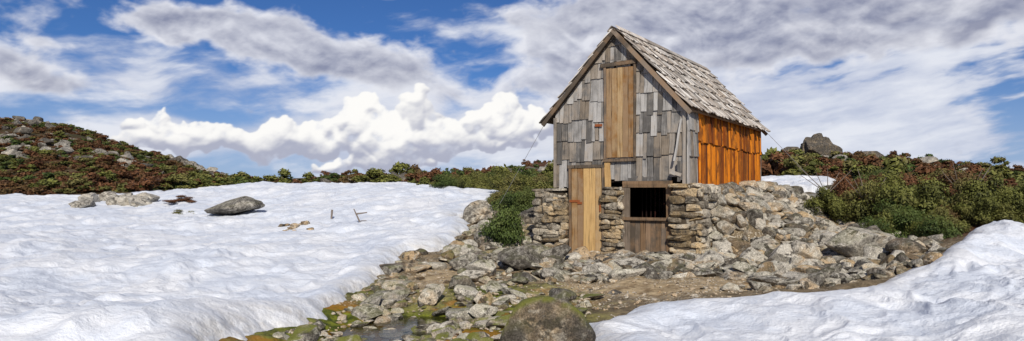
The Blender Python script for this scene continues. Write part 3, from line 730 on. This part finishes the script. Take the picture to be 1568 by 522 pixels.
rip=fbm(ur*1.1,wr*1.5,6,240,.55)
ur2=U*.8+Wv*.9; wr2=Wv*2.6-U*1.0
rip2=fbm(ur2*1.3,wr2*2.6,5,245,.5)
rm=sstep(2.,5.,U)
dv=fv+nv*1.15+rip*(.5+rm*.9)+rip2*rm*.45-.10-rm*.04
av=sstep(.0,1.15,dv)*.92
over(mixc((.50,.55,.70),(.82,.84,.90),.5+nv*1.1+rip*.7),av)
def gden(u,w):
    a,b_=wrp(u,w,1.1,.16,250); return fbm(a*1.0,b_*1.8,8,260,.54)
u3,w3=wrp(U,Wv,.8,.40,270,5)
ng=gden(U,Wv); ng2=gden(U-.05,Wv+.12)
fg=field(u3,w3,grey)+gen*.8
dg=fg+ng*.95
ag=sstep(.30,.90,dg)
lg=1.0-.66*sstep(.5,1.25,dg)+(ng-ng2)*1.1+fbm(U*2.2,Wv*3.6,5,280)*.22
over(mixc((.27,.29,.40),(.80,.81,.87),lg),ag*.94)
Cum=[ # px,py centre, half-width, half-height, puff radius range (px), count, brightness
 (325,214,120,14,(7,20),90,.74),(240,192,44,11,(6,15),30,.80),(425,212,50,20,(8,20),45,.78),
 (548,182,42,28,(8,22),70,1.),(505,208,46,18,(7,18),40,.92),(600,212,56,28,(9,24),70,.92),(676,206,34,22,(8,22),30,.74),(640,168,32,34,(8,22),40,.72),
 (756,178,46,22,(8,22),65,.95),(812,190,44,18,(8,20),40,.84),(745,208,70,12,(7,18),50,.76),
 (585,242,66,12,(6,15),50,1.),(505,251,26,6,(4,10),26,1.),(640,248,30,6,(5,11),16,.95)]
rp=np.random.default_rng(77)
wu,ww_=wrp(U,Wv,2.2,.19,290,5); wu,ww_=wrp(wu,ww_,7.5,.07,295,4)
wu=wu.reshape(shp); ww_=ww_.reshape(shp)
Hc=np.full(shp,-1.0); Br=np.zeros(shp); Lo=np.zeros(shp)
for (px,py,hw,hh,(r0,r1),n,br) in Cum:
    cu,cw=c2(px,py)
    for k in range(n):
        tx=rp.uniform(-1,1); ty=rp.uniform(-1,1)
        topk=(1-abs(tx)**2.0)
        r_=rp.uniform(r0,r1)/100*(.55+.45*topk)
        a=cu+tx*hw/100; b_=cw+((ty*.5+.5)*topk*2-1)*hh/100
        m=np.nonzero((azc_*11>a-r_-.3)&(azc_*11<a+r_+.3))[0]
        if len(m)==0: continue
        sl_=slice(m[0],m[-1]+1); me_=np.nonzero((ec*11>b_-r_-.3)&(ec*11<b_+r_+.3))[0]
        if len(me_)==0: continue
        sl2=slice(me_[0],me_[-1]+1)
        d2=((wu[sl_,sl2]-a)**2+(ww_[sl_,sl2]-b_)**2)/r_**2
        hh_=np.sqrt(np.clip(1-d2,0,1))*r_+rp.uniform(0,.10)+.03
        cand=np.where(d2<1,hh_,-1)
        cur=Hc[sl_,sl2]; up=cand>cur
        cur[up]=cand[up]
        rel=np.clip((ww_[sl_,sl2]-(cw-hh/100))/(2.2*hh/100),0,1)
        Lo[sl_,sl2][up]=rel[up]; Br[sl_,sl2][up]=br
cov=(Hc>0).astype(float)
def b2(a,k): return blur(blur(a,k,0),k,1)
Hs=np.where(Hc>0,Hc,0)
det=fbm(U*6,Wv*6,6,301,.55).reshape(shp)
Hs=Hs+det*.06
def grad(h): return np.gradient(h,axis=0)/np.gradient(azc_*11)[:,None],np.gradient(h,axis=1)/np.gradient(ec*11)[None,:]
h1=b2(Hs,5); h2=b2(Hs,21)
gx1,gy1=grad(h1); gx2,gy2=grad(h2)
def lam(gx,gy,k):
    nx,ny,nz=-gx*k,-gy*k,1.; l=np.sqrt(nx**2+ny**2+nz**2); return (nx*-.30+ny*.74+nz*.60)/l
L1=lam(gx1,gy1,.6); L2=lam(gx2,gy2,1.2)
cv=b2(cov,7)
Los=b2(Lo*cov,11)/np.maximum(b2(cov,11),.05); Brs=b2(Br*cov,11)/np.maximum(b2(cov,11),.05)
lt=(.22+.28*L1+.42*L2+.46*(sstep(0,.75,Los)-.55))*Brs*1.14+det*.14+nv.reshape(shp)*.18
lt=lt.ravel(); lt=sstep(-.0,.94,lt)
edgea=sstep(.25,.95,(cv+.6*det).ravel())
hal=b2(cov,61); hal=sstep(.05,.7,hal.ravel()+nv*.45)*.8
over(mixc((.55,.585,.71),(.78,.80,.87),.5+nv*1.2),hal)
over(mixc((.42,.44,.55),(1.0,.985,.955),lt),edgea*.96)
fade=(1-sstep(.8,1.15,E_.ravel()))*(1-sstep(1.3,1.55,np.abs(A_.ravel())))
Al=Al*fade
R=2750.
V=np.stack([R*np.sin(A_.ravel()),R*np.cos(A_.ravel()),R*E_.ravel()+EYE],1)
na,nr=A_.shape
i=(np.arange(na-1)[:,None]*nr+np.arange(nr-1)[None,:]).ravel(); Fq=np.stack([i,i+1,i+nr+1,i+nr],1)
mt=bpy.data.materials.new('cloud_vapour'); b=NB(nt(mt)); em=b.n('ShaderNodeEmission'); b.l(b.attr('ccol'),em.inputs[0]); em.inputs[1].default_value=1.
tr=b.n('ShaderNodeBsdfTransparent'); ms=b.n('ShaderNodeMixShader'); b.l(b.sep(b.attr('calpha'))[0],ms.inputs[0]); b.l(tr.outputs[0],ms.inputs[1]); b.l(em.outputs[0],ms.inputs[2])
o=b.n('ShaderNodeOutputMaterial'); b.l(ms.outputs[0],o.inputs[0])
try: mt.cycles.emission_sampling='NONE'
except Exception: pass
new_mesh('sky',V,Fq,mt,True,None,{'ccol':Cc,'calpha':np.stack([Al,Al,Al],1)})

# ------------------------------------------------------------------ light, sky
SUNV=Vector((.08,-1.0,.0)).normalized(); EL=math.radians(36)
sd_=Vector((SUNV.x*math.cos(EL),SUNV.y*math.cos(EL),math.sin(EL)))
sl=bpy.data.lights.new('sun','SUN'); sl.energy=4.2; sl.angle=math.radians(.6); sl.color=(1,.94,.83)
so_=bpy.data.objects.new('sun',sl); scene.collection.objects.link(so_); so_.rotation_euler=sd_.to_track_quat('Z','Y').to_euler(); so_.location=(0,0,30)
w=bpy.data.worlds.new('World'); scene.world=w; w.use_nodes=True; t=w.node_tree; t.nodes.clear(); b=NB(t)
sky=b.n('ShaderNodeTexSky',sky_type='NISHITA'); sky.sun_disc=False; sky.sun_elevation=EL; sky.sun_rotation=math.atan2(SUNV.x,SUNV.y); sky.altitude=1200; sky.air_density=1.0; sky.dust_density=.5; sky.ozone_density=2
g=b.n('ShaderNodeTexCoord').outputs['Generated']; s=b.sep(g)
skyc=b.v('MULTIPLY',sky.outputs[0],(.25,.43,.72))
back=b.rng(s[1],.25,-.3,0.,.45)
cn=b.rng(b.noise(g,3.,3,.6),.38,.62)
col=b.mix(b.m('MULTIPLY',back,cn),skyc,(4.6,4.7,5.,1))  # unseen pale cloud added behind the camera to whiten the fill light
bg=b.n('ShaderNodeBackground'); b.l(col,bg.inputs[0]); bg.inputs[1].default_value=.1
o=b.n('ShaderNodeOutputWorld'); b.l(bg.outputs[0],o.inputs[0])
try: w.cycles.sampling_method='MANUAL'; w.cycles.sample_map_resolution=256
except Exception: pass
# ------------------------------------------------------------------ camera
cam=bpy.data.cameras.new('camera'); co=bpy.data.objects.new('camera',cam); scene.collection.objects.link(co)
co.location=(0,0,EYE); co.rotation_euler=(math.radians(90),0,0); cam.sensor_width=36; cam.lens=36*F/1568; cam.shift_y=39/1568; cam.clip_end=9000; cam.clip_start=.05
scene.camera=co
scene.view_settings.view_transform='Standard'; scene.view_settings.look='None'; scene.view_settings.exposure=0
